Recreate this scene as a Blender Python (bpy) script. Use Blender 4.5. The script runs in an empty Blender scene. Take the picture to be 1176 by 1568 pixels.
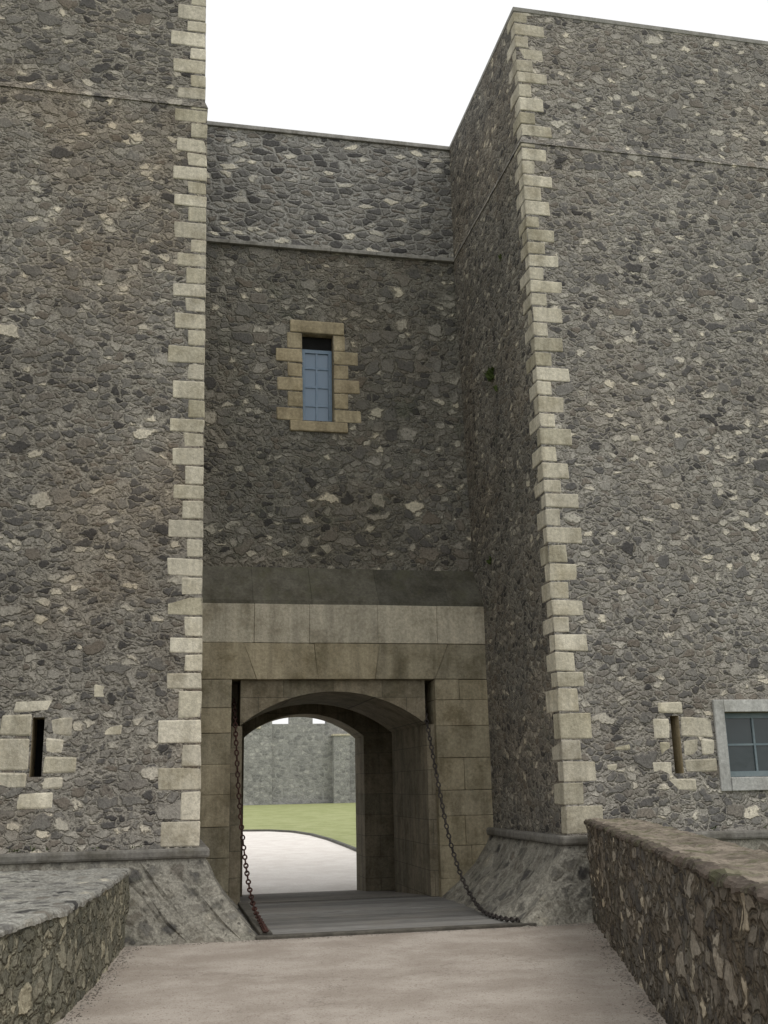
import bpy, bmesh, math, random
from mathutils import Vector, Matrix, noise
random.seed(7)
S=bpy.context.scene
S.view_settings.view_transform='Standard'; S.view_settings.look='None'; S.view_settings.exposure=0
R=random.uniform
# ---------------------------------------------------------------- nodes
class NT:
    def __init__(s,name):
        s.m=bpy.data.materials.new(name); s.m.use_nodes=True; s.t=s.m.node_tree; s.t.nodes.clear()
        s.out=s.n('ShaderNodeOutputMaterial'); s.b=s.n('ShaderNodeBsdfPrincipled'); s.l(s.b.outputs[0],s.out.inputs[0])
        s.b.inputs['Roughness'].default_value=.92
        s.b.inputs['Specular IOR Level'].default_value=.2
    def n(s,t,**k):
        x=s.t.nodes.new(t)
        for a,b in k.items(): setattr(x,a,b)
        return x
    def l(s,a,b): s.t.links.new(a,b)
    def put(s,sock,v):
        if hasattr(v,'is_output'): s.l(v,sock)
        elif v is not None:
            if isinstance(v,(tuple,list)) and len(v)==3 and sock.type=='RGBA': v=(*v,1)
            sock.default_value=v
    def math(s,op,a,b=None,c=None,clamp=False):
        x=s.n('ShaderNodeMath',operation=op,use_clamp=clamp); s.put(x.inputs[0],a)
        if b is not None: s.put(x.inputs[1],b)
        if c is not None: s.put(x.inputs[2],c)
        return x.outputs[0]
    def vmath(s,op,a,b=None,sc=None):
        x=s.n('ShaderNodeVectorMath',operation=op); s.put(x.inputs[0],a)
        if b is not None: s.put(x.inputs[1],b)
        if sc is not None: s.put(x.inputs['Scale'],sc)
        return x.outputs[0]
    def mix(s,f,a,b,mode='MIX'):
        x=s.n('ShaderNodeMix',data_type='RGBA',blend_type=mode); s.put(x.inputs[0],f); s.put(x.inputs[6],a); s.put(x.inputs[7],b); return x.outputs[2]
    def mixf(s,f,a,b):
        x=s.n('ShaderNodeMix',data_type='FLOAT'); s.put(x.inputs[0],f); s.put(x.inputs[2],a); s.put(x.inputs[3],b); return x.outputs[0]
    def noise(s,v,sc,det=3,rough=.55):
        x=s.n('ShaderNodeTexNoise'); s.put(x.inputs['Vector'],v); x.inputs['Scale'].default_value=sc; x.inputs['Detail'].default_value=det; x.inputs['Roughness'].default_value=rough; return x
    def vor(s,v,sc,feat='F1',rnd=.9):
        x=s.n('ShaderNodeTexVoronoi',feature=feat); s.put(x.inputs['Vector'],v); x.inputs['Scale'].default_value=sc; x.inputs['Randomness'].default_value=rnd; return x
    def ramp(s,f,st,interp='LINEAR'):
        x=s.n('ShaderNodeValToRGB'); x.color_ramp.interpolation=interp; e=x.color_ramp.elements
        while len(e)<len(st): e.new(.5)
        for i,(p,c) in enumerate(st):
            e[i].position=p; e[i].color=(*c,1) if len(c)==3 else c
        s.put(x.inputs[0],f); return x.outputs[0]
    def mr(s,v,a,b,c=0,d=1,smooth=True):
        x=s.n('ShaderNodeMapRange'); x.interpolation_type='SMOOTHSTEP' if smooth else 'LINEAR'
        for i,q in enumerate((v,a,b,c,d)): s.put(x.inputs[i],q)
        return x.outputs[0]
    def scale(s,v,xyz): return s.vmath('MULTIPLY',v,xyz)
    def obj(s): return s.n('ShaderNodeTexCoord').outputs['Object']
    def bump(s,h,st,d):
        x=s.n('ShaderNodeBump'); x.inputs['Strength'].default_value=st; x.inputs['Distance'].default_value=d; s.put(x.inputs['Height'],h); s.l(x.outputs[0],s.b.inputs['Normal'])
    def color(s,c): s.put(s.b.inputs['Base Color'],c)

PAL=[(0,(.06,.058,.058)),(.14,(.115,.112,.110)),(.35,(.165,.160,.150)),(.5,(.205,.198,.185)),(.62,(.165,.146,.125)),(.76,(.24,.23,.21)),(.88,(.31,.297,.27)),(.94,(.43,.41,.36)),(1,(.58,.54,.45))]
def rubble(name,scale=7,zs=1.7,pal=None,mortar=(.26,.248,.222),mw=.08,tint=((.8,.78,.75),(1.15,1.12,1.08)),large=None,lsc=.42,bs=.8,moss=0,brown=.0,off=0,mcon=.32,dist=1.0,line=.45):
    t=NT(name); o=t.obj()
    if off: o=t.vmath('ADD',o,(off,off*.3,off*.7))
    n1=t.noise(o,2.6,1); n2=t.noise(o,13,2,.6)
    d=t.vmath('SCALE',t.vmath('SUBTRACT',n1.outputs['Color'],(.5,.5,.5)),sc=.15*dist)
    d2=t.vmath('SCALE',t.vmath('SUBTRACT',n2.outputs['Color'],(.5,.5,.5)),sc=.10*dist)
    v=t.scale(t.vmath('ADD',t.vmath('ADD',o,d),d2),(1,1,zs))
    pal=pal or PAL
    a=t.vor(v,scale); ae=t.vor(v,scale,'DISTANCE_TO_EDGE')
    sa=t.n('ShaderNodeSeparateColor'); t.l(a.outputs['Color'],sa.inputs[0])
    edge=ae.outputs[0]; rnd=sa.outputs[1]
    if large is not None:
        b=t.vor(v,scale*lsc); be=t.vor(v,scale*lsc,'DISTANCE_TO_EDGE')
        sb=t.n('ShaderNodeSeparateColor'); t.l(b.outputs['Color'],sb.inputs[0])
        ml=t.math('GREATER_THAN',sb.outputs[0],large)
        edge=t.mixf(ml,edge,t.math('MULTIPLY',be.outputs[0],1.6)); rnd=t.mixf(ml,rnd,sb.outputs[1])
    col=t.ramp(rnd,pal)
    fine=t.noise(o,34,4,.75)
    col=t.mix(1,col,t.mr(fine.outputs[0],.28,.72,.58,1.42,False),'MULTIPLY')
    big=t.noise(o,.5,4,.6); med=t.noise(t.vmath('ADD',o,(13,5,9)),4.5,4,.7)
    mwn=t.math('MULTIPLY',t.mr(med.outputs[0],.3,.72,.35,2.8,False),mw)
    m=t.math('SUBTRACT',1,t.mr(edge,t.math('MULTIPLY',mwn,.4),t.math('MULTIPLY',mwn,1.8)))
    mc=t.mix(t.mr(fine.outputs[0],.3,.7),tuple(x*(1-mcon) for x in mortar),tuple(x*(1+mcon) for x in mortar))
    c=t.mix(t.math('MULTIPLY',m,.9),col,mc)
    bd=t.math('MULTIPLY',t.math('MULTIPLY',m,t.math('SUBTRACT',1,m)),4*line)
    c=t.mix(bd,c,t.mix(1,c,(.45,.43,.41),'MULTIPLY'))  # dark line around each stone, shade of the recessed mortar painted in
    n2s=t.n('ShaderNodeSeparateColor'); t.l(n2.outputs['Color'],n2s.inputs[0])
    c=t.mix(t.mr(n2s.outputs[2],.36,.27,0,.7),c,(.05,.047,.043))  # random dark pits, crevice shade painted into the colour for depth
    c=t.mix(1,c,t.mix(t.mr(big.outputs[0],.3,.7),tint[0],tint[1]),'MULTIPLY')
    if brown: 
        bc=t.n('ShaderNodeSeparateColor'); t.l(big.outputs['Color'],bc.inputs[0])
        c=t.mix(t.mr(bc.outputs[1],.46,.66,0,brown),c,t.mix(1,c,(.95,.84,.73),'MULTIPLY'))
    c=t.mix(1,c,t.mr(med.outputs[0],.3,.7,.84,1.16,False),'MULTIPLY')
    if moss: c=t.mix(t.mr(t.noise(o,1.6,4,.7).outputs[0],.56,.72,0,moss),c,(.12,.13,.09))
    t.color(c)
    h=t.math('ADD',t.mr(edge,.0,.2),t.math('MULTIPLY',fine.outputs[0],.55))
    t.bump(h,bs,.03)
    return t.m
def ashlar(name,cols,stain=(.5,.48,.42),samt=.5,moss=0,bs=.5,brick=None,jd=(.06,.055,.045)):
    t=NT(name); o=t.obj()
    ri=t.n('ShaderNodeNewGeometry').outputs['Random Per Island']
    if brick:
        s=t.n('ShaderNodeSeparateXYZ'); t.l(o,s.inputs[0]); cb=t.n('ShaderNodeCombineXYZ'); t.l(t.math('ADD',s.outputs[0],s.outputs[1]),cb.inputs[0]); t.l(s.outputs[2],cb.inputs[1])
        bt=t.n('ShaderNodeTexBrick'); t.l(cb.outputs[0],bt.inputs[0]); bt.inputs['Scale'].default_value=1; bt.inputs['Brick Width'].default_value=brick[0]; bt.inputs['Row Height'].default_value=brick[1]; bt.inputs['Mortar Size'].default_value=.004
        bt.inputs['Color1'].default_value=(0,0,0,1); bt.inputs['Color2'].default_value=(1,1,1,1)
        ri=bt.outputs['Color']
    c=t.ramp(ri,[(i/(len(cols)-1),k) for i,k in enumerate(cols)])
    n=t.noise(o,2.5,6,.65); f=t.noise(o,24,5,.75)
    c=t.mix(1,c,t.mr(f.outputs[0],.25,.75,.65,1.32,False),'MULTIPLY')
    c=t.mix(t.mr(n.outputs[0],.42,.72,0,samt),c,t.mix(1,c,stain,'MULTIPLY'))
    st=t.noise(t.scale(o,(6,6,.6)),1,5,.65)
    c=t.mix(1,c,t.mr(st.outputs[0],.35,.7,1.12,.72,False),'MULTIPLY')
    if moss: c=t.mix(t.mr(t.noise(o,2,5,.7).outputs[0],.5,.7,0,moss),c,(.11,.11,.065))
    h=t.math('ADD',t.math('MULTIPLY',f.outputs[0],.6),n.outputs[0])
    if brick:
        c=t.mix(t.math('MULTIPLY',bt.outputs['Fac'],.6),c,jd); h=t.math('SUBTRACT',h,bt.outputs['Fac'])
    t.color(c); t.bump(h,bs,.018)
    return t.m
def plain(name,c1,c2,sc=8,rough=.9,bs=.3,bd=.01,det=6,metal=0,speck=None,patch=.12,moss=0):
    t=NT(name); o=t.obj(); n=t.noise(o,sc,det,.65); n2=t.noise(o,sc*patch,4)
    c=t.mix(t.mr(t.math('ADD',t.math('MULTIPLY',n.outputs[0],.5),t.math('MULTIPLY',n2.outputs[0],.5)),.38,.62),c1,c2)
    if speck:
        q=t.noise(o,speck[0],3,.7); c=t.mix(t.mr(q.outputs[0],.56,.68,0,.8),c,speck[1])
    if moss: c=t.mix(t.mr(t.noise(o,3.3,5,.7).outputs[0],.5,.62,0,moss),c,(.10,.11,.05))
    t.color(c); t.b.inputs['Roughness'].default_value=rough; t.b.inputs['Metallic'].default_value=metal
    t.bump(n.outputs[0],bs,bd); return t.m

M_left=rubble('rubble_left',6.9,1.7,brown=.6,tint=((.86,.83,.79),(1.2,1.17,1.12)),large=.84,lsc=.6)
M_right=rubble('rubble_right',7.1,1.7,tint=((1.14,1.12,1.10),(1.42,1.40,1.37)),off=31,brown=.2,large=.88,lsc=.6)  # raised tint also puts the haze over this tower into the colour
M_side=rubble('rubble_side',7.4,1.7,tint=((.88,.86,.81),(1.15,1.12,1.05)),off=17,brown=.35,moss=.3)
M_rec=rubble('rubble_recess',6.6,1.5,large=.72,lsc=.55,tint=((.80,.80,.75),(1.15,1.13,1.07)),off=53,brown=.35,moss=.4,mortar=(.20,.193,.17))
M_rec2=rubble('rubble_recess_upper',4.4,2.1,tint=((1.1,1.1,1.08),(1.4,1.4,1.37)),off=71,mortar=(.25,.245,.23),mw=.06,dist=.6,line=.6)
M_plinth=rubble('rubble_plinth',4.5,1.3,tint=((.85,.84,.79),(1.08,1.06,.98)),off=5,mortar=(.26,.25,.225),mw=.17,moss=.3,bs=.45)
M_parL=rubble('rubble_parapet_grey',7.5,1.35,large=.7,lsc=.6,tint=((.9,.9,.78),(1.25,1.22,1.06)),off=3,mortar=(.16,.155,.13),mw=.05,moss=.3,bs=.9,line=.8,pal=[(0,(.11,.11,.10)),(.3,(.17,.165,.145)),(.6,(.22,.21,.185)),(.85,(.29,.275,.235)),(1,(.4,.37,.31))])
M_parR=rubble('rubble_parapet_brown',7.5,1.35,large=.8,lsc=.6,tint=((.74,.69,.61),(1.0,.94,.85)),off=9,mortar=(.14,.127,.105),mw=.06,bs=.9,brown=.4,line=.8,moss=.3)
M_far=rubble('rubble_far',3.6,1.6,tint=((1.5,1.5,1.52),(1.75,1.75,1.76)),off=2,mortar=(.20,.20,.195),mw=.08,mcon=.1,bs=.3,line=.4,pal=[(0,(.13,.13,.13)),(.5,(.20,.20,.195)),(1,(.29,.285,.275))])  # pale, low-contrast tones put haze into the wall colour
M_slab=rubble('parapet_top_mortared',5,1,tint=((.95,.95,.92),(1.3,1.3,1.25)),off=41,mortar=(.27,.265,.245),mw=.15,bs=.5,moss=.2,line=.35)
M_quoin=ashlar('limestone_quoin',[(.45,.415,.32),(.64,.59,.47),(.52,.48,.39),(.70,.65,.53),(.57,.525,.42),(.46,.42,.31)],stain=(.6,.57,.5),samt=.7,bs=.9)
M_wdress=ashlar('limestone_window',[(.36,.30,.20),(.46,.39,.26),(.40,.345,.235)],stain=(.5,.48,.42),samt=.7)
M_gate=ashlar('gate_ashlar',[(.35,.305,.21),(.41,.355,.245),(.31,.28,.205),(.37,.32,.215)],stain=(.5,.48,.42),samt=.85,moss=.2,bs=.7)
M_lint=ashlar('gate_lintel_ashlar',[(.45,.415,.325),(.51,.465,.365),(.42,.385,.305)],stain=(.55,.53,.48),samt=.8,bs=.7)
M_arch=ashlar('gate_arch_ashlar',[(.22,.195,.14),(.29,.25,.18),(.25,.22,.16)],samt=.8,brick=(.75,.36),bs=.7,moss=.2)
M_ledge=ashlar('ledge_mossy',[(.105,.10,.08),(.15,.14,.11)],samt=.7,moss=.5)
M_string=ashlar('string_course',[(.20,.19,.17),(.25,.24,.215)],samt=.8,moss=.2)
M_strg2=ashlar('string_pale',[(.32,.31,.285),(.38,.37,.34)],samt=.6)
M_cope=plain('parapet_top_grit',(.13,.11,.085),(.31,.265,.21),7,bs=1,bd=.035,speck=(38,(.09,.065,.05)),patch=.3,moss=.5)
M_copeE=plain('parapet_edge_dark',(.055,.045,.036),(.13,.105,.085),9,bs=1,bd=.03,speck=(30,(.17,.15,.12)),patch=.3,moss=.4)  # dark reddish edge, with the shadow line below the top painted in
M_yard=plain('yard_gravel',(.74,.69,.64),(.86,.82,.77),20,bs=.2)
M_floor=plain('passage_floor',(.16,.15,.13),(.25,.23,.20),10)
M_grass=plain('lawn_grass',(.28,.31,.13),(.38,.40,.20),12,bs=.8,bd=.03)
M_ground=plain('ground_earth',(.07,.10,.035),(.12,.13,.06),2)
M_edge=plain('lawn_edging',(.10,.10,.09),(.16,.155,.14),8)
t=NT('road_surface'); o=t.obj()
n=t.noise(o,1.1,5,.65); f=t.noise(o,90,3,.8); gstone=t.vor(o,70)
c=t.mix(t.mr(n.outputs[0],.35,.68),(.335,.29,.245),(.47,.42,.365))
c=t.mix(1,c,t.mr(f.outputs[0],.3,.7,.72,1.25,False),'MULTIPLY')
gs=t.n('ShaderNodeSeparateColor'); t.l(gstone.outputs['Color'],gs.inputs[0])
c=t.mix(t.mr(gs.outputs[0],.88,.95,0,.55),c,(.22,.17,.14))
ck=t.vor(t.vmath('ADD',o,t.vmath('SCALE',n.outputs['Color'],sc=1.6)),.38,'DISTANCE_TO_EDGE')
c=t.mix(t.mr(ck.outputs[0],.0015,.006,.45,0),c,(.20,.17,.14))
t.color(c); t.bump(t.math('ADD',f.outputs[0],gs.outputs[1]),.35,.006); M_road=t.m
t=NT('weathered_timber'); o=t.obj(); ri=t.n('ShaderNodeNewGeometry').outputs['Random Per Island']
gn=t.noise(t.scale(o,(1.2,22,22)),3,5,.65)
c=t.mix(t.mr(gn.outputs[0],.3,.7),(.14,.135,.125),(.25,.245,.23)); c=t.mix(1,c,t.mr(ri,0,1,.6,1.25,False),'MULTIPLY')
c=t.mix(t.mr(t.noise(o,1.3,4).outputs[0],.45,.7,0,.4),c,(.22,.20,.17)); t.color(c); t.bump(gn.outputs[0],.5,.01); M_wood=t.m
M_beam=plain('dark_timber_beam',(.07,.065,.055),(.13,.12,.10),12)
M_dark=plain('dark_interior',(.012,.012,.012),(.02,.02,.02),5)
M_blue=plain('blue_grey_paint',(.20,.28,.38),(.26,.34,.44),20,rough=.5,bs=.1)
M_green=plain('grey_blue_paint',(.16,.21,.235),(.22,.27,.29),20,rough=.5,bs=.1)
M_iron=plain('chain_iron',(.045,.04,.038),(.09,.078,.07),40,rough=.6,metal=.4)
M_rust=plain('chain_rust',(.045,.026,.022),(.085,.04,.032),40,rough=.8,metal=.2)
M_weed=plain('weed_leaf',(.06,.09,.025),(.11,.14,.05),20)
def glass(name,c):
    t=NT(name); t.color(c); t.b.inputs['Roughness'].default_value=.15; t.b.inputs['Specular IOR Level'].default_value=.6
    nn=t.noise(t.obj(),3,2); t.bump(nn.outputs[0],.2,.02); return t.m
M_glass=glass('window_glass',(.17,.245,.34)); M_glassd=glass('window_glass_dark',(.04,.055,.06))

# ---------------------------------------------------------------- mesh helpers
class MB:
    def __init__(s): s.v=[]; s.f=[]; s.mi=[]
    def face(s,pts,mi=0):
        i=len(s.v); s.v+= [tuple(p) for p in pts]; s.f.append(tuple(range(i,i+len(pts)))); s.mi.append(mi)
    def hexa(s,c,mi=0):
        i=len(s.v); s.v+=[tuple(p) for p in c]
        for q in ((0,3,2,1),(4,5,6,7),(0,1,5,4),(1,2,6,5),(2,3,7,6),(3,0,4,7)):
            s.f.append(tuple(i+k for k in q)); s.mi.append(mi)
    def box(s,x0,x1,y0,y1,z0,z1,mi=0,dy=0,dx=0,j=0):
        c=[(x0,y0,z0),(x1,y0,z0),(x1,y1,z0),(x0,y1,z0),(x0+dx,y0+dy,z1),(x1+dx,y0+dy,z1),(x1+dx,y1+dy,z1),(x0+dx,y1+dy,z1)]
        if j: c=[tuple(q+R(-j,j) for q in p) for p in c]
        s.hexa(c,mi)
    def obj(s,name,mats,parent=None,bevel=0,recalc=True):
        me=bpy.data.meshes.new(name); me.from_pydata(s.v,[],s.f)
        for m in mats: me.materials.append(m)
        for p,k in zip(me.polygons,s.mi): p.material_index=k
        ob=bpy.data.objects.new(name,me); S.collection.objects.link(ob)
        if parent: ob.parent=parent
        if recalc:
            b=bmesh.new(); b.from_mesh(me); bmesh.ops.recalc_face_normals(b,faces=b.faces); b.to_mesh(me); b.free()
        if bevel:
            m=ob.modifiers.new('bev','BEVEL'); m.width=bevel; m.segments=2; m.limit_method='ANGLE'
        return ob
def empty(name):
    e=bpy.data.objects.new(name,None); S.collection.objects.link(e); return e
GH=empty('castle_gatehouse')

TOP=13.0; ZS=10.7; ZB=.9
def yf(z): return 12.7+.2*(z-ZB)/12.1
def xl(z): return .5-.12*max(0,z-ZB)/9.8
def xr(z): return 4.93

def holed(mb,x0f,x1f,z0,z1,yfn,holes,mi=0,md=1):
    """rectangular wall face in x/z with real rectangular openings"""
    zs=sorted({z0,z1,*[h[2] for h in holes],*[h[3] for h in holes]}); zs=[z for z in zs if z0<=z<=z1]
    xs=sorted({*[h[0] for h in holes],*[h[1] for h in holes]})
    for a,b in zip(zs,zs[1:]):
        X=[x0f]+[(lambda z,x=x:x) for x in xs]+[x1f]
        for k in range(len(X)-1):
            m=(X[k]((a+b)/2)+X[k+1]((a+b)/2))/2; zc=(a+b)/2
            if any(h[0]<m<h[1] and h[2]<zc<h[3] for h in holes): continue
            mb.face([(X[k](a),yfn(a),a),(X[k+1](a),yfn(a),a),(X[k+1](b),yfn(b),b),(X[k](b),yfn(b),b)],mi)
    for xa,xb,za,zb,d in holes:
        for q in ([(xa,za),(xb,za)],[(xb,za),(xb,zb)],[(xb,zb),(xa,zb)],[(xa,zb),(xa,za)]):
            (p,zp),(r,zr)=q
            mb.face([(p,yfn(zp),zp),(r,yfn(zr),zr),(r,yfn(zr)+d,zr),(p,yfn(zp)+d,zp)],2)
        mb.face([(xa,yfn(za)+d,za),(xb,yfn(za)+d,za),(xb,yfn(zb)+d,zb),(xa,yfn(zb)+d,zb)],md)

def tower(name,edge,sgn,outer,holes,mat):
    mb=MB(); YB=22
    O=lambda z:outer
    lv=[(-4,ZB,0),(ZB,ZS,0),(ZS,TOP,.03)]
    for a,b,ins in lv:
        ef=lambda z:edge(z)+sgn*ins
        y=lambda z:(yf(max(z,ZB))+ins)
        L,Rr=(O,ef) if sgn<0 else (ef,O)
        holed(mb,L,Rr,a,b,y,holes if a==ZB else [])
        mb.face([(ef(a),y(a),a),(ef(a),YB,a),(ef(b),YB,b),(ef(b),y(b),b)],3)
        mb.face([(outer,y(a),a),(outer,YB,a),(outer,YB,b),(outer,y(b),b)],0)
        mb.face([(outer,YB,a),(ef(a),YB,a),(ef(b),YB,b),(outer,YB,b)],0)
        mb.face([(outer,y(b),b),(ef(b),y(b),b),(ef(b),YB,b),(outer,YB,b)],0)
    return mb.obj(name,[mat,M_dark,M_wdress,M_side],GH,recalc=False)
hl=[(-1.40,-1.27,1.76,2.42,.5)]
hr=[(6.43,6.55,1.66,2.38,.5),(7.19,8.12,1.60,2.42,.32)]
tower('west_tower_wall',xl,-1,-25,hl,M_left)
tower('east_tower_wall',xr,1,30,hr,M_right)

def slab(name,edge,sgn,outer,z0,z1,p,mat,bev,chz=0):
    mb=MB(); e=edge(z0); a,b=(outer,e+p) if sgn<0 else (e-p,outer)
    y=yf(z0)-p
    c=[(a,y,z0),(b,y,z0),(b,22.2,z0),(a,22.2,z0)]
    k=(p+.03) if chz else 0
    a2,b2=(a,b-k) if sgn<0 else (a+k,b)
    c+=[(a2,y+k,z1),(b2,y+k,z1),(b2,22.2,z1),(a2,22.2,z1)]
    mb.hexa(c); mb.obj(name,[mat],GH,bevel=bev)
for nm,ed,sg,ou,mt in (('west',xl,-1,-25,M_left),('east',xr,1,30,M_right)):
    slab(nm+'_upper_string',ed,sg,ou,ZS-.03,ZS+.10,.016,mt,.006,1)
    slab(nm+'_base_string',ed,sg,ou,ZB-.06,ZB+.05,.11,M_string,.03)
    slab(nm+'_coping',ed,sg,ou,TOP,TOP+.08,-.02,M_strg2,.01)
# plinths (battered footings)
def plinth(name,ex,bx,outer,by):
    mb=MB()
    prof=[(ZB-.06,0),(.7,.12),(.45,.35),(.2,.68),(0,1.0),(-.3,1.12),(-4,1.5)]
    pr=[]
    for z,k in prof:
        x=ex+(bx-ex)*k; y=12.63+(by-12.63)*k
        pr.append([(outer,y,z),(x,y,z),(x,15.69,z)])
    for a,b in zip(pr,pr[1:]):
        for i in (0,1):
            N=160 if i==0 else 26
            for k in range(N):
                f0,f1=k/N,(k+1)/N
                if i==0: f0,f1=f0**.5,f1**.5
                L=lambda p,q,f:tuple(p[c]+(q[c]-p[c])*f for c in range(3))
                mb.face([L(a[i],a[i+1],f0),L(a[i],a[i+1],f1),L(b[i],b[i+1],f1),L(b[i],b[i+1],f0)])
    ob=mb.obj(name,[M_plinth],GH,recalc=False)
    bm=bmesh.new(); bm.from_mesh(ob.data); bmesh.ops.remove_doubles(bm,verts=bm.verts,dist=.0005)
    for v in bm.verts:
        if v.co.z<.8:
            d=noise.noise(v.co*2.5)*.06+noise.noise(v.co*8)*.04
            v.co+=Vector((d,d,0))
    bmesh.ops.recalc_face_normals(bm,faces=bm.faces)
    bm.to_mesh(ob.data); bm.free()
plinth('west_plinth',.56,1.13,-25,12.22)
plinth('east_plinth',4.87,4.12,30,12.22)

# quoins
mb=MB()
for edge,sg in ((xl,-1),(xr,1)):
    z=ZB+.06; k=0
    while z<TOP-.1:
        h=R(.19,.26) if z>2.6 else R(.25,.35)
        if z<ZS<z+h+.06: 
            h=max(.08,ZS-.042-z); 
        if z+h>TOP-.005: h=TOP-.005-z
        ins=.03 if z>=ZS-.02 else 0
        if abs(z-ZS)<.06: z=ZS+.11; ins=.03; h=.2
        big=1.15 if z<2.6 else 1
        w=(R(.36,.48) if k%2==0 else R(.18,.26))*big
        dpt=(R(.14,.22) if k%2==0 else R(.30,.42))*big
        p=.006; e=edge(z)+sg*ins; e2=edge(z+h)+sg*ins
        y=yf(z)+ins-p; dy=yf(z+h)-yf(z)
        x0,x1=(e-w,e+p) if sg<0 else (e-p,e+w)
        mb.box(x0,x1,y,y+dpt,z+.007,z+h-.007,dy=dy,dx=e2-e,j=.007)
        z+=h; k+=1
mb.obj('quoins',[M_quoin],GH,bevel=.016)

# slit / window dressings on towers
mb=MB()
def dress(x0,x1,z0,z1,pr=.006,mi=0): 
    y=yf((z0+z1)/2)
    mb.box(x0+.006,x1-.006,y-pr,y+.25,z0+.006,z1-.006,mi,j=.012)
for r in [(-1.98,-1.41,1.83,2.2),(-1.75,-1.41,1.62,1.82),(-1.75,-1.41,2.21,2.46),(-1.26,-.96,2.20,2.42),(-1.26,-1.05,2.0,2.19),(-1.26,-.88,1.78,1.99),(-1.26,-1.03,1.62,1.77),(-1.52,-1.12,1.40,1.61),(-1.62,-1.1,2.47,2.66)]: dress(*r)
for r in [(6.17,6.42,2.08,2.36),(6.25,6.42,1.84,2.07),(6.12,6.42,1.62,1.83),(6.56,7.02,2.1,2.38),(6.56,6.8,1.86,2.09),(6.56,7.03,1.66,1.85),(6.3,6.72,1.44,1.61),(6.26,6.62,2.40,2.56),(6.81,7.03,1.87,2.09)]: dress(*r)
for r in [(6.22,6.38,6.1,6.2),(-.75,-.55,2.62,2.8),(5.5,5.66,1.66,1.8),(5.62,5.86,1.95,2.06),(-.62,-.4,2.2,2.34)]: dress(*r,pr=.004)
mb.obj('loophole_dressings',[M_quoin],GH,bevel=.024)
mb=MB()
y=yf(2)
mb.box(7.04,7.185,y-.03,y+.2,1.43,2.58); mb.box(8.125,8.27,y-.03,y+.2,1.43,2.58)
mb.box(7.188,8.122,y-.03,y+.2,2.423,2.58); mb.box(7.188,8.122,y-.045,y+.2,1.43,1.597)
mb.obj('guardroom_window_surround',[ashlar('pale_smooth_stone',[(.45,.45,.43),(.55,.55,.52)],samt=.4)],GH,bevel=.008)
def winframe(name,x0,x1,z0,z1,y,cols,rows,mat,gl,fw=.05,bw=.025):
    mb=MB()
    mb.box(x0,x0+fw,y,y+.06,z0,z1); mb.box(x1-fw,x1,y,y+.06,z0,z1)
    mb.box(x0+fw,x1-fw,y+.002,y+.06,z0,z0+fw); mb.box(x0+fw,x1-fw,y+.002,y+.06,z1-fw,z1)
    for i in range(1,cols):
        x=x0+(x1-x0)*i/cols; mb.box(x-bw/2,x+bw/2,y+.01,y+.05,z0+fw,z1-fw)
    for i in range(1,rows):
        z=z0+(z1-z0)*i/rows; mb.box(x0+fw,x1-fw,y+.014,y+.046,z-bw/2,z+bw/2)
    mb.face([(x0+.01,y+.03,z0+.01),(x1-.01,y+.03,z0+.01),(x1-.01,y+.03,z1-.01),(x0+.01,y+.03,z1-.01)],1)
    mb.obj(name,[mat,gl],GH)
winframe('guardroom_window_frame',7.192,8.118,1.603,2.417,12.82,2,2,M_green,M_glassd,.07)

# ---------------- gate wall (recess)
def yb(z): return 16.18+.40*(z-4.9)/5.8
mb=MB()
WX0,WX1,WZ0,WZ1=2.17,2.70,7.45,9.05
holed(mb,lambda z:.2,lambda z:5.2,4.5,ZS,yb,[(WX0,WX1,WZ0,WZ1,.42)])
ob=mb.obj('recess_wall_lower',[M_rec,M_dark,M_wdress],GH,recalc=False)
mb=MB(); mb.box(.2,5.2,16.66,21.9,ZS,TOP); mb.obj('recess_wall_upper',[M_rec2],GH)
mb=MB(); mb.box(.2,5.2,16.62,21.95,TOP,TOP+.08); mb.obj('recess_coping',[M_strg2],GH,bevel=.01)
mb=MB(); x=.2
while x<5.19:
    x2=min(5.2,x+R(.7,1.1)); mb.hexa([(x,16.52,ZS-.04),(x2,16.52,ZS-.04),(x2,17,ZS-.04),(x,17,ZS-.04),(x,16.52,ZS+.03),(x2,16.52,ZS+.03),(x2,17,ZS+.09),(x,17,ZS+.09)]); x=x2+.004
mb.obj('recess_string',[M_strg2],GH,bevel=.008)
# weathered sloping ledge
mb=MB()
x=.3
while x<5.1:
    w=R(.8,1.2); x2=min(5.15,x+w)
    mb.hexa([(x+.001,15.72,4.27),(x2-.001,15.72,4.27),(x2-.001,16.4,4.27),(x+.001,16.4,4.27),(x+.001,15.73,4.33),(x2-.001,15.73,4.33),(x2-.001,16.20,4.95),(x+.001,16.20,4.95)]); x=x2
mb.obj('weathering_ledge',[M_ledge],GH,bevel=.003)
# window surround
mb=MB(); z=WZ0-.02; k=0
while z<WZ1-.02:
    h=R(.24,.30); 
    if z+h>WZ1-.1: h=WZ1-z
    wl=R(.42,.5) if k%2==0 else R(.2,.27); wr=R(.42,.48) if k%2==0 else R(.2,.26)
    y=yb(z)-.01; dy=yb(z+h)-yb(z)
    mb.box(WX0-wl,WX0-.001,y,y+.3,z+.006,z+h-.006,dy=dy,j=.008); mb.box(WX1+.001,WX1+wr,y,y+.3,z+.006,z+h-.006,dy=dy,j=.008)
    z+=h; k+=1
y=yb(WZ1)
mb.box(WX0-.2,WX1+.2,y-.02,y+.3,WZ1+.003,WZ1+.24,j=.008)
mb.box(WX0-.22,WX1+.22,yb(WZ0)-.05,yb(WZ0)+.3,WZ0-.20,WZ0-.026,j=.006)
mb.obj('chamber_window_surround',[M_wdress],GH,bevel=.018)
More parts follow.
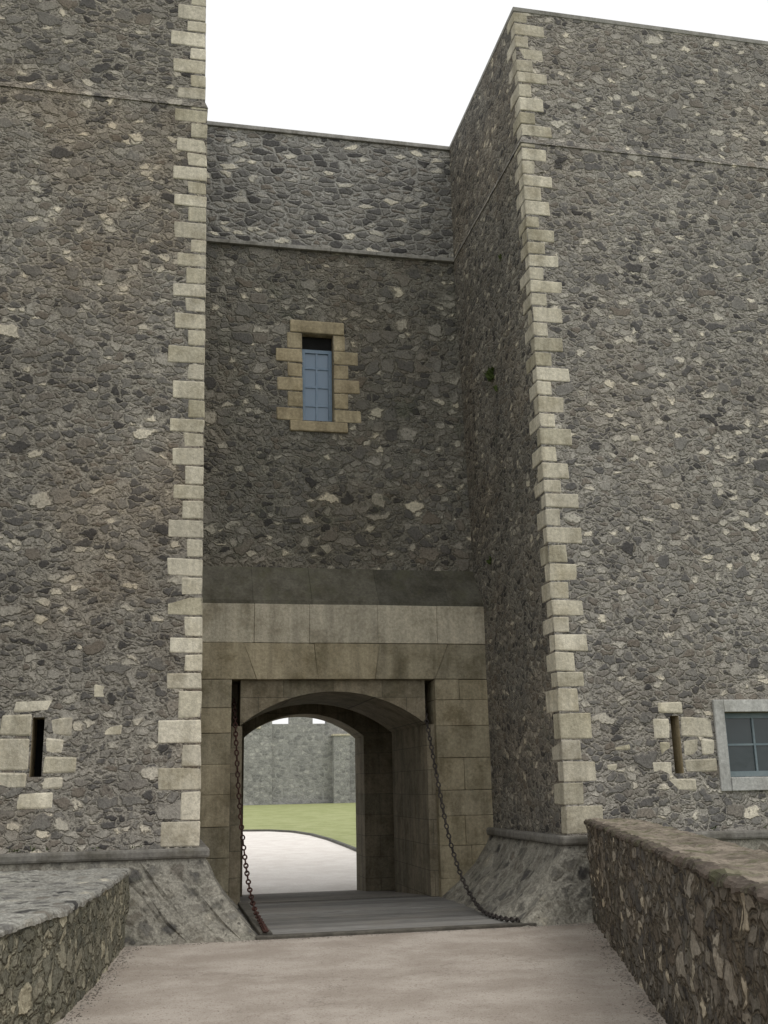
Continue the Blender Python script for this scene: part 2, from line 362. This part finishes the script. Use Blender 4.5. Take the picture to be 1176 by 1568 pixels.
winframe('chamber_window_frame',WX0+.005,WX1-.005,WZ0+.005,WZ1-.25,16.57,2,4,M_blue,M_glass,.06,.03)
mb=MB(); mb.box(WX0+.002,WX1-.002,16.6,16.75,WZ1-.245,WZ1-.01); mb.obj('chamber_window_head',[M_dark],GH)

# gate ashlar front
mb=MB()
def course(x0,x1,z0,z1,n,y=15.7,d=.28,mi=0,jj=.003,sl=0):
    """stones of one course; joints lean outwards by sl towards the ends"""
    xs=[x0]+sorted(x0+(x1-x0)*(i+R(-.12,.12))/n for i in range(1,n))+[x1]
    mid=(x0+x1)/2
    s=lambda x:0 if x in (x0,x1) else sl*(x-mid)/((x1-x0)/2)
    for a,b in zip(xs,xs[1:]):
        yy=y+R(-.006,.006); ta,tb=a+s(a),b+s(b)
        c=[(a+.002,yy,z0+.002),(b-.002,yy,z0+.002),(b-.002,y+d,z0+.002),(a+.002,y+d,z0+.002),(ta+.002,yy,z1-.002),(tb-.002,yy,z1-.002),(tb-.002,y+d,z1-.002),(ta+.002,y+d,z1-.002)]
        mb.hexa([tuple(q+R(-jj,jj) for q in p) for p in c],mi)
course(.42,4.97,3.68,4.27,5,mi=1)
course(.42,4.97,3.14,3.68,5,y=15.705,mi=0,sl=.35)
for (a,b) in ((.42,1.03),(4.10,4.97)):
    z=-.2
    while z<3.13:
        h=R(.36,.5); z2=min(3.135,z+h)
        if 3.135-z2<.15: z2=3.135
        course(a,b,z,z2,1 if (b-a<.7 or R(0,1)<.5) else 2,y=15.7,d=.6,mi=0); z=z2
mb.obj('gate_front_masonry',[M_gate,M_lint],GH,bevel=.008)
# core above passage and arch walls
mb=MB()
mb.box(.2,5.2,15.86,21.5,3.14,4.25)
mb.box(.2,5.2,17.0,21.8,4.25,ZS-.1)
def archwall(mb,x0,x1,zt,a0,a1,sp,cr,y0,y1,zf):
    w=(a1-a0)/2; rise=cr-sp; rad=(w*w+rise*rise)/(2*rise); cx=(a0+a1)/2; cz=cr-rad
    N=24; xs=[a0+(a1-a0)*i/N for i in range(N+1)]; az=[cz+math.sqrt(max(0,rad*rad-(x-cx)**2)) for x in xs]
    for i in range(N):
        p,q=xs[i],xs[i+1]; u,v=az[i],az[i+1]
        for y in (y0,y1): mb.face([(p,y,u),(q,y,v),(q,y,zt),(p,y,zt)])
        mb.face([(p,y0,u),(q,y0,v),(q,y1,v),(p,y1,u)])
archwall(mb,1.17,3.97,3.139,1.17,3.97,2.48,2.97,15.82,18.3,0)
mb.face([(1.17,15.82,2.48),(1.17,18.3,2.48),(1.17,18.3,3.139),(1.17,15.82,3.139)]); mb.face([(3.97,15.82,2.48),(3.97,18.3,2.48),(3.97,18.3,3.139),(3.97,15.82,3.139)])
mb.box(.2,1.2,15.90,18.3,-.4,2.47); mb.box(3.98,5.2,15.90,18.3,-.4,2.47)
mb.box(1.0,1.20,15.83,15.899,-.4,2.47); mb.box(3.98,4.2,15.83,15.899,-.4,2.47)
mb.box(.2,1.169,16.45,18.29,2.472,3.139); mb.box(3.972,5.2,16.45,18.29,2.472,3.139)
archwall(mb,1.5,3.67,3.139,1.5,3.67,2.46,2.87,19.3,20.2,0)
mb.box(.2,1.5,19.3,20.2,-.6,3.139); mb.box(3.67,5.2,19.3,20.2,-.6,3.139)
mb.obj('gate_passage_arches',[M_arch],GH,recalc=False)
mb=MB(); mb.face([(.2,16.02,.0),(5.2,16.02,.0),(5.2,20.3,-.28),(.2,20.3,-.28)]); mb.box(.2,5.2,16.03,20.2,-4,-.32)
mb.obj('passage_floor',[M_floor],GH,recalc=False)

# ---------------- drawbridge
DB=empty('drawbridge'); mb=MB(); y=12.34
while y<15.98:
    w=R(.19,.24); y2=min(y+w,16.0)
    mb.box(.9,4.35,y+.005,y2-.005,-.07,-.005+R(-.006,.006)); y=y2
mb.obj('deck_planks',[M_wood],DB,bevel=.006)
mb=MB(); mb.box(1.1,4.3,12.20,12.33,-.15,.035); mb.box(1.16,1.3,12.36,15.7,-.002,.05); mb.box(.9,1.2,12.34,16,-.35,-.08); mb.box(4,4.3,12.34,16,-.35,-.08)
mb.obj('edge_beams',[M_beam],DB,bevel=.012)
def bez(pts,n):
    out=[]; P=[Vector(p) for p in pts]; P=[P[0]*2-P[1]]+P+[P[-1]*2-P[-2]]
    for i in range(1,len(P)-2):
        for k in range(n):
            u=k/n; a,b,c,d=P[i-1:i+3]
            out.append(.5*((2*b)+(-a+c)*u+(2*a-5*b+4*c-d)*u*u+(-a+3*b-3*c+d)*u**3))
    out.append(P[-2]); return out
def chain(name,pts,mat,L=.085,r=.011):
    c=bez(pts,40); mb=MB(); acc=0; pos=[c[0]]
    for a,b in zip(c,c[1:]):
        acc+=(b-a).length
        if acc>=L*.78: pos.append(b); acc=0
    for i,(a,b) in enumerate(zip(pos,pos[1:])):
        m=(a+b)/2; tdir=(b-a).normalized(); side=tdir.cross(Vector((1,0.1,.2))).normalized(); up=tdir.cross(side)
        if i%2: side,up=up,side
        NR,NS=12,6; base=len(mb.v)
        for j in range(NR):
            th=2*math.pi*j/NR
            cx=math.cos(th)*L*.5; cy=math.sin(th)*L*.30
            ctr=m+tdir*cx+side*cy; rad=(tdir*math.cos(th)+side*math.sin(th)).normalized()
            for k in range(NS):
                ph=2*math.pi*k/NS; mb.v.append(tuple(ctr+rad*r*math.cos(ph)+up*r*math.sin(ph)))
        for j in range(NR):
            for k in range(NS):
                mb.f.append((base+j*NS+k,base+j*NS+(k+1)%NS,base+((j+1)%NR)*NS+(k+1)%NS,base+((j+1)%NR)*NS+k)); mb.mi.append(0)
    o=mb.obj(name,[mat]); 
    for p in o.data.polygons: p.use_smooth=True
chain('drawbridge_chain',[(1.10,16.2,2.9),(1.10,15.75,2.4),(1.13,15.3,1.45),(1.17,14.5,.62),(1.21,13.8,.2),(1.24,13.0,.075),(1.22,12.3,.07)],M_rust)
chain('drawbridge_chain',[(4.03,16.2,2.9),(3.98,15.75,2.45),(4.0,15.3,1.6),(4.02,14.9,.9),(4.03,14.3,.36),(4.05,13.6,.06),(4.06,12.9,.03),(4.12,12.27,.06)],M_iron)

# ---------------- weeds rooted in the side wall and at wall feet (one object)
mb=MB()
def tuft(x,y,z,n,s,nx,ny,nz):
    for i in range(n):
        b=Vector((x+R(-.5,.5)*s*abs(1-abs(nx)),y+R(-.6,.6)*s,z+R(-.6,.6)*s*(1-nz)))
        d=Vector((nx+R(-.5,.5),ny+R(-.7,.7),nz+R(-.3,.9))).normalized()*s*R(.4,1)
        w=d.cross(Vector((R(-1,1),R(-1,1),R(-1,1)))).normalized()*s*R(.08,.2)
        m=b+d*.5+Vector((0,0,-.03*s))
        mb.face([b,m-w,b+d,m+w])
for (y,z,s,n) in ((14.68,7.74,.15,60),(14.5,7.45,.08,25),(15.2,4.9,.09,25),(14.0,9.4,.07,20)): tuft(4.93,y,z,n,s,-1,0,.1)
for i in range(14): tuft(R(5.3,9),12.5,.98,10,R(.03,.07),0,-1,.6)
for i in range(10): tuft(R(-1.6,.2),12.55,.98,9,R(.03,.06),0,-1,.6)
mb.obj('wall_weeds',[M_weed],recalc=False)

# ---------------- causeway road & parapets
Lp=[(-.26,12.45),(-.36,11.2),(-.48,9.8),(-.62,8.6),(-.95,7.4),(-1.6,5.0),(-2,2),(-2.1,-2),(-2.1,-9)]
Rp=[(5.10,12.5),(3.74,8.2),(2.4,4.0),(1.95,2.3),(1.8,0),(1.8,-9)]
mb=MB(); poly=[(x-.1,y,-.0) for x,y in Lp]+[(x+.1,y,0) for x,y in reversed(Rp)]
poly=[(x,min(y,12.3),z) for x,y,z in poly]
mb.face(poly); 
ob=mb.obj('road',[M_road],recalc=True)
mb=MB(); mb.hexa([(-2.4,-9,-4),(2.2,-9,-4),(5.2,12.19,-4),(-.3,12.19,-4),(-2.4,-9,-.012),(2.2,-9,-.012),(5.2,12.19,-.012),(-.3,12.19,-.012)]); mb.obj('causeway',[M_plinth])
mb=MB()
def pebble(x,y,s):
    b=len(mb.v); st=R(.4,.8)
    pts=[(1,0,0),(-.9,.1,0),(0,1,0),(.1,-1,0),(0,0,.9),(0,0,-.5)]
    for p in pts: mb.v.append((x+p[0]*s*R(.7,1.2),y+p[1]*s*R(.7,1.2),.002+max(-.3,p[2])*s*st))
    for f in ((0,2,4),(2,1,4),(1,3,4),(3,0,4),(2,0,5),(1,2,5),(3,1,5),(0,3,5)): mb.f.append(tuple(b+i for i in f)); mb.mi.append(0)
def along(P,t):
    d=[math.dist(a,b) for a,b in zip(P,P[1:])]; t*=sum(d)
    for a,b,l in zip(P,P[1:],d):
        if t<=l: return a[0]+(b[0]-a[0])*t/l,a[1]+(b[1]-a[1])*t/l
        t-=l
    return P[-1]
for i in range(900):
    x,y=along(Lp[:6],R(0.01,1)); pebble(x+.02+abs(random.gauss(0,.07)),min(y,12.15),R(.004,.013))
    x,y=along(Rp[:3],R(0.02,1)); pebble(x-.02-abs(random.gauss(0,.08)),min(y,12.15),R(.004,.014))
for i in range(500): pebble(R(-.1,4.9),12.18-abs(random.gauss(0,.06)),R(.004,.012))
for i in range(350): pebble(R(-.3,3.4),R(6.5,12),R(.003,.007))
mb.obj('loose_gravel',[plain('grit',(.14,.12,.10),(.36,.33,.29),30)])
def dense(pts,st):
    o=[]
    for a,b in zip(pts,pts[1:]):
        n=max(1,int(math.dist(a,b)/st))
        for i in range(n): o.append((a[0]+(b[0]-a[0])*i/n,a[1]+(b[1]-a[1])*i/n))
    o.append(pts[-1]); return o
def resample(pts,n):
    d=[0]
    for a,b in zip(pts,pts[1:]): d.append(d[-1]+math.dist(a,b))
    out=[]; j=0
    for i in range(n):
        t=d[-1]*i/(n-1)
        while j<len(d)-2 and d[j+1]<t: j+=1
        f=(t-d[j])/(d[j+1]-d[j]); out.append((pts[j][0]+(pts[j+1][0]-pts[j][0])*f,pts[j][1]+(pts[j+1][1]-pts[j][1])*f))
    return out
def parapet(name,inn,out,z0,z1,mats,cope=.06,amp=.022,over=.02,edge=0):
    N=560; I=resample(inn,N); O=resample(out,N); V=[];F=[];MI=[]
    prof=[(0,z0),(0,-.5),(0,-.05)]+[(0,-.05+(z1-cope+.05)*i/18) for i in range(1,19)]
    k1=len(prof)-1
    prof+=[(-over,z1-cope+.004),(-over,z1-.02),(.02-over,z1)]+[(.02+.96*i/20,z1+.006*math.sin(i*.6)) for i in range(1,20)]+[(1+.02,z1-.02),(1.02,z1-cope),(1,z1-cope-.003)]
    k2=len(prof)-1
    prof+=[(1,.4),(1,-.5),(1,z0)]
    for (a,b) in zip(I,O):
        w=math.dist(a,b)
        for (f,z) in prof:
            if f<0.1: f=f/w
            p=Vector((a[0]+(b[0]-a[0])*f,a[1]+(b[1]-a[1])*f,z))
            q=p*5; d=Vector((noise.noise(q),noise.noise(q+Vector((9,3,1))),noise.noise(q+Vector((4,7,2)))*.4))*amp+Vector((noise.noise(p*17),noise.noise(p*17+Vector((5,5,5))),noise.noise(p*15+Vector((2,2,9)))))*amp*.8
            V.append(tuple(p+d))
    P=len(prof)
    for i in range(N-1):
        for j in range(P-1):
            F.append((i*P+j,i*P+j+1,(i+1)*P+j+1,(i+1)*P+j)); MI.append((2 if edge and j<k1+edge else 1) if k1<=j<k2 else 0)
    F.append(tuple(range(P)));MI.append(0);F.append(tuple((N-1)*P+j for j in range(P)));MI.append(0)
    mb=MB(); mb.v=V;mb.f=F;mb.mi=MI
    return mb.obj(name,mats)
parapet('stone_parapet_wall',Lp,[(-1.9,12.7),(-1.85,11),(-1.75,9.5),(-1.75,8.6),(-1.9,7.4),(-2.4,5),(-2.7,2),(-2.7,-2),(-2.7,-9)],-4,.77,[M_parL,M_slab],cope=.05)
Ro=[(x+.62,y-.1) for x,y in Rp]
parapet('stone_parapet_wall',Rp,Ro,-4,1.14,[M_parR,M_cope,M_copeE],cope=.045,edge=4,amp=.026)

# ---------------- courtyard & ground
def zc(y): return -.30+(y-20)*.02275 if y<60 else .61
mb=MB()
ys=[(-600,-4),(18.9,-4),(19.0,-.32),(20,-.30),(60,.61),(1500,.61)]
for (a,za),(b,zb) in zip(ys,ys[1:]): mb.face([(-900,a,za),(900,a,za),(900,b,zb),(-900,b,zb)])
mb.obj('ground',[M_ground],recalc=False)
mb=MB(); mb.face([(-60,20.0,zc(20)+.006),(60,20.0,zc(20)+.006),(60,59.9,zc(59.9)+.006),(-60,59.9,zc(59.9)+.006)]); mb.obj('courtyard_path',[M_yard],recalc=False)
cur=[(5.35,20.3),(5.3,27),(5.28,30),(5.2,33),(5.0,35.3),(4.6,37),(3.9,38),(2.5,38.5),(-60,38.8)]
mb=MB(); lo=.05
mb.face([(x,y,zc(y)+lo) for x,y in cur]+[(-60,59.8,zc(59.8)+lo),(60,59.8,zc(59.8)+lo),(60,20.3,zc(20.3)+lo)])
mb.obj('lawn',[M_grass],recalc=False)
mb=MB(); dc=dense(cur,.5)
for a,b in zip(dc,dc[1:]):
    d=Vector((b[0]-a[0],b[1]-a[1],0)).normalized(); n=Vector((-d.y,d.x,0))*.10
    A=Vector((a[0],a[1],zc(a[1])));B=Vector((b[0],b[1],zc(b[1])))
    mb.hexa([A,B,B+n,A+n]+[p+Vector((0,0,.07)) for p in (A,B,B+n,A+n)])
mb.obj('lawn_kerb',[M_edge])
CW=empty('castle_curtain_wall'); mb=MB()
mb.box(-70,70,60,61.5,-1,5.0); mb.box(3.5,6.2,59.85,61.6,-1,5.55); mb.box(9.6,10.5,59.5,60.1,-1,4.3)
x=-60
while x<60:
    if not 3<x<6.5: mb.box(x,x+1.3,60.02,60.7,4.9,5.7)
    x+=2.1
mb.obj('wall_masonry',[M_far],CW)
mb=MB(); mb.box(5.3,5.55,59.8,60,4.75,5.2); mb.box(9.55,10.55,59.45,60,4.3,4.4); mb.obj('loophole_dressing',[M_quoin],CW)

# ---------------- camera
cam=bpy.data.cameras.new('camera'); co=bpy.data.objects.new('camera',cam); S.collection.objects.link(co); S.camera=co
yaw,p,r=math.radians(12.1),math.radians(14.5),math.radians(1.2)
r0=Vector((math.cos(yaw),-math.sin(yaw),0)); fw=Vector((math.sin(yaw)*math.cos(p),math.cos(yaw)*math.cos(p),math.sin(p))); u0=r0.cross(fw)
Rr=r0*math.cos(r)-u0*math.sin(r); U=u0*math.cos(r)+r0*math.sin(r); B=-fw
m=Matrix((( Rr.x,U.x,B.x,0),(Rr.y,U.y,B.y,0),(Rr.z,U.z,B.z,1.6),(0,0,0,1))); co.matrix_world=m
cam.sensor_fit='VERTICAL'; cam.sensor_height=36; cam.lens=37.03; cam.clip_end=3000; cam.clip_start=.05
# ---------------- light
sd=Vector((.62,-.42,1.25)).normalized()
el=math.asin(sd.z); az=math.atan2(sd.x,sd.y)
sun=bpy.data.lights.new('sun','SUN'); sun.energy=1.0; sun.angle=math.radians(30); sun.color=(1,.97,.93)
so=bpy.data.objects.new('sun',sun); S.collection.objects.link(so); so.rotation_euler=sd.to_track_quat('Z','Y').to_euler(); so.location=(10,-10,30)
w=bpy.data.worlds.new('World'); S.world=w; w.use_nodes=True; nt=w.node_tree; nt.nodes.clear()
sk=nt.nodes.new('ShaderNodeTexSky'); sk.sky_type='NISHITA'; sk.sun_disc=False; sk.sun_elevation=el; sk.sun_rotation=az; sk.dust_density=5; sk.air_density=1
mx=nt.nodes.new('ShaderNodeMix'); mx.data_type='RGBA'; mx.inputs[0].default_value=.9; mx.inputs[7].default_value=(11.1,11.1,11.05,1)
bg=nt.nodes.new('ShaderNodeBackground'); bg.inputs[1].default_value=.1; out=nt.nodes.new('ShaderNodeOutputWorld')
nt.links.new(sk.outputs[0],mx.inputs[6]); nt.links.new(mx.outputs[2],bg.inputs[0]); nt.links.new(bg.outputs[0],out.inputs[0])
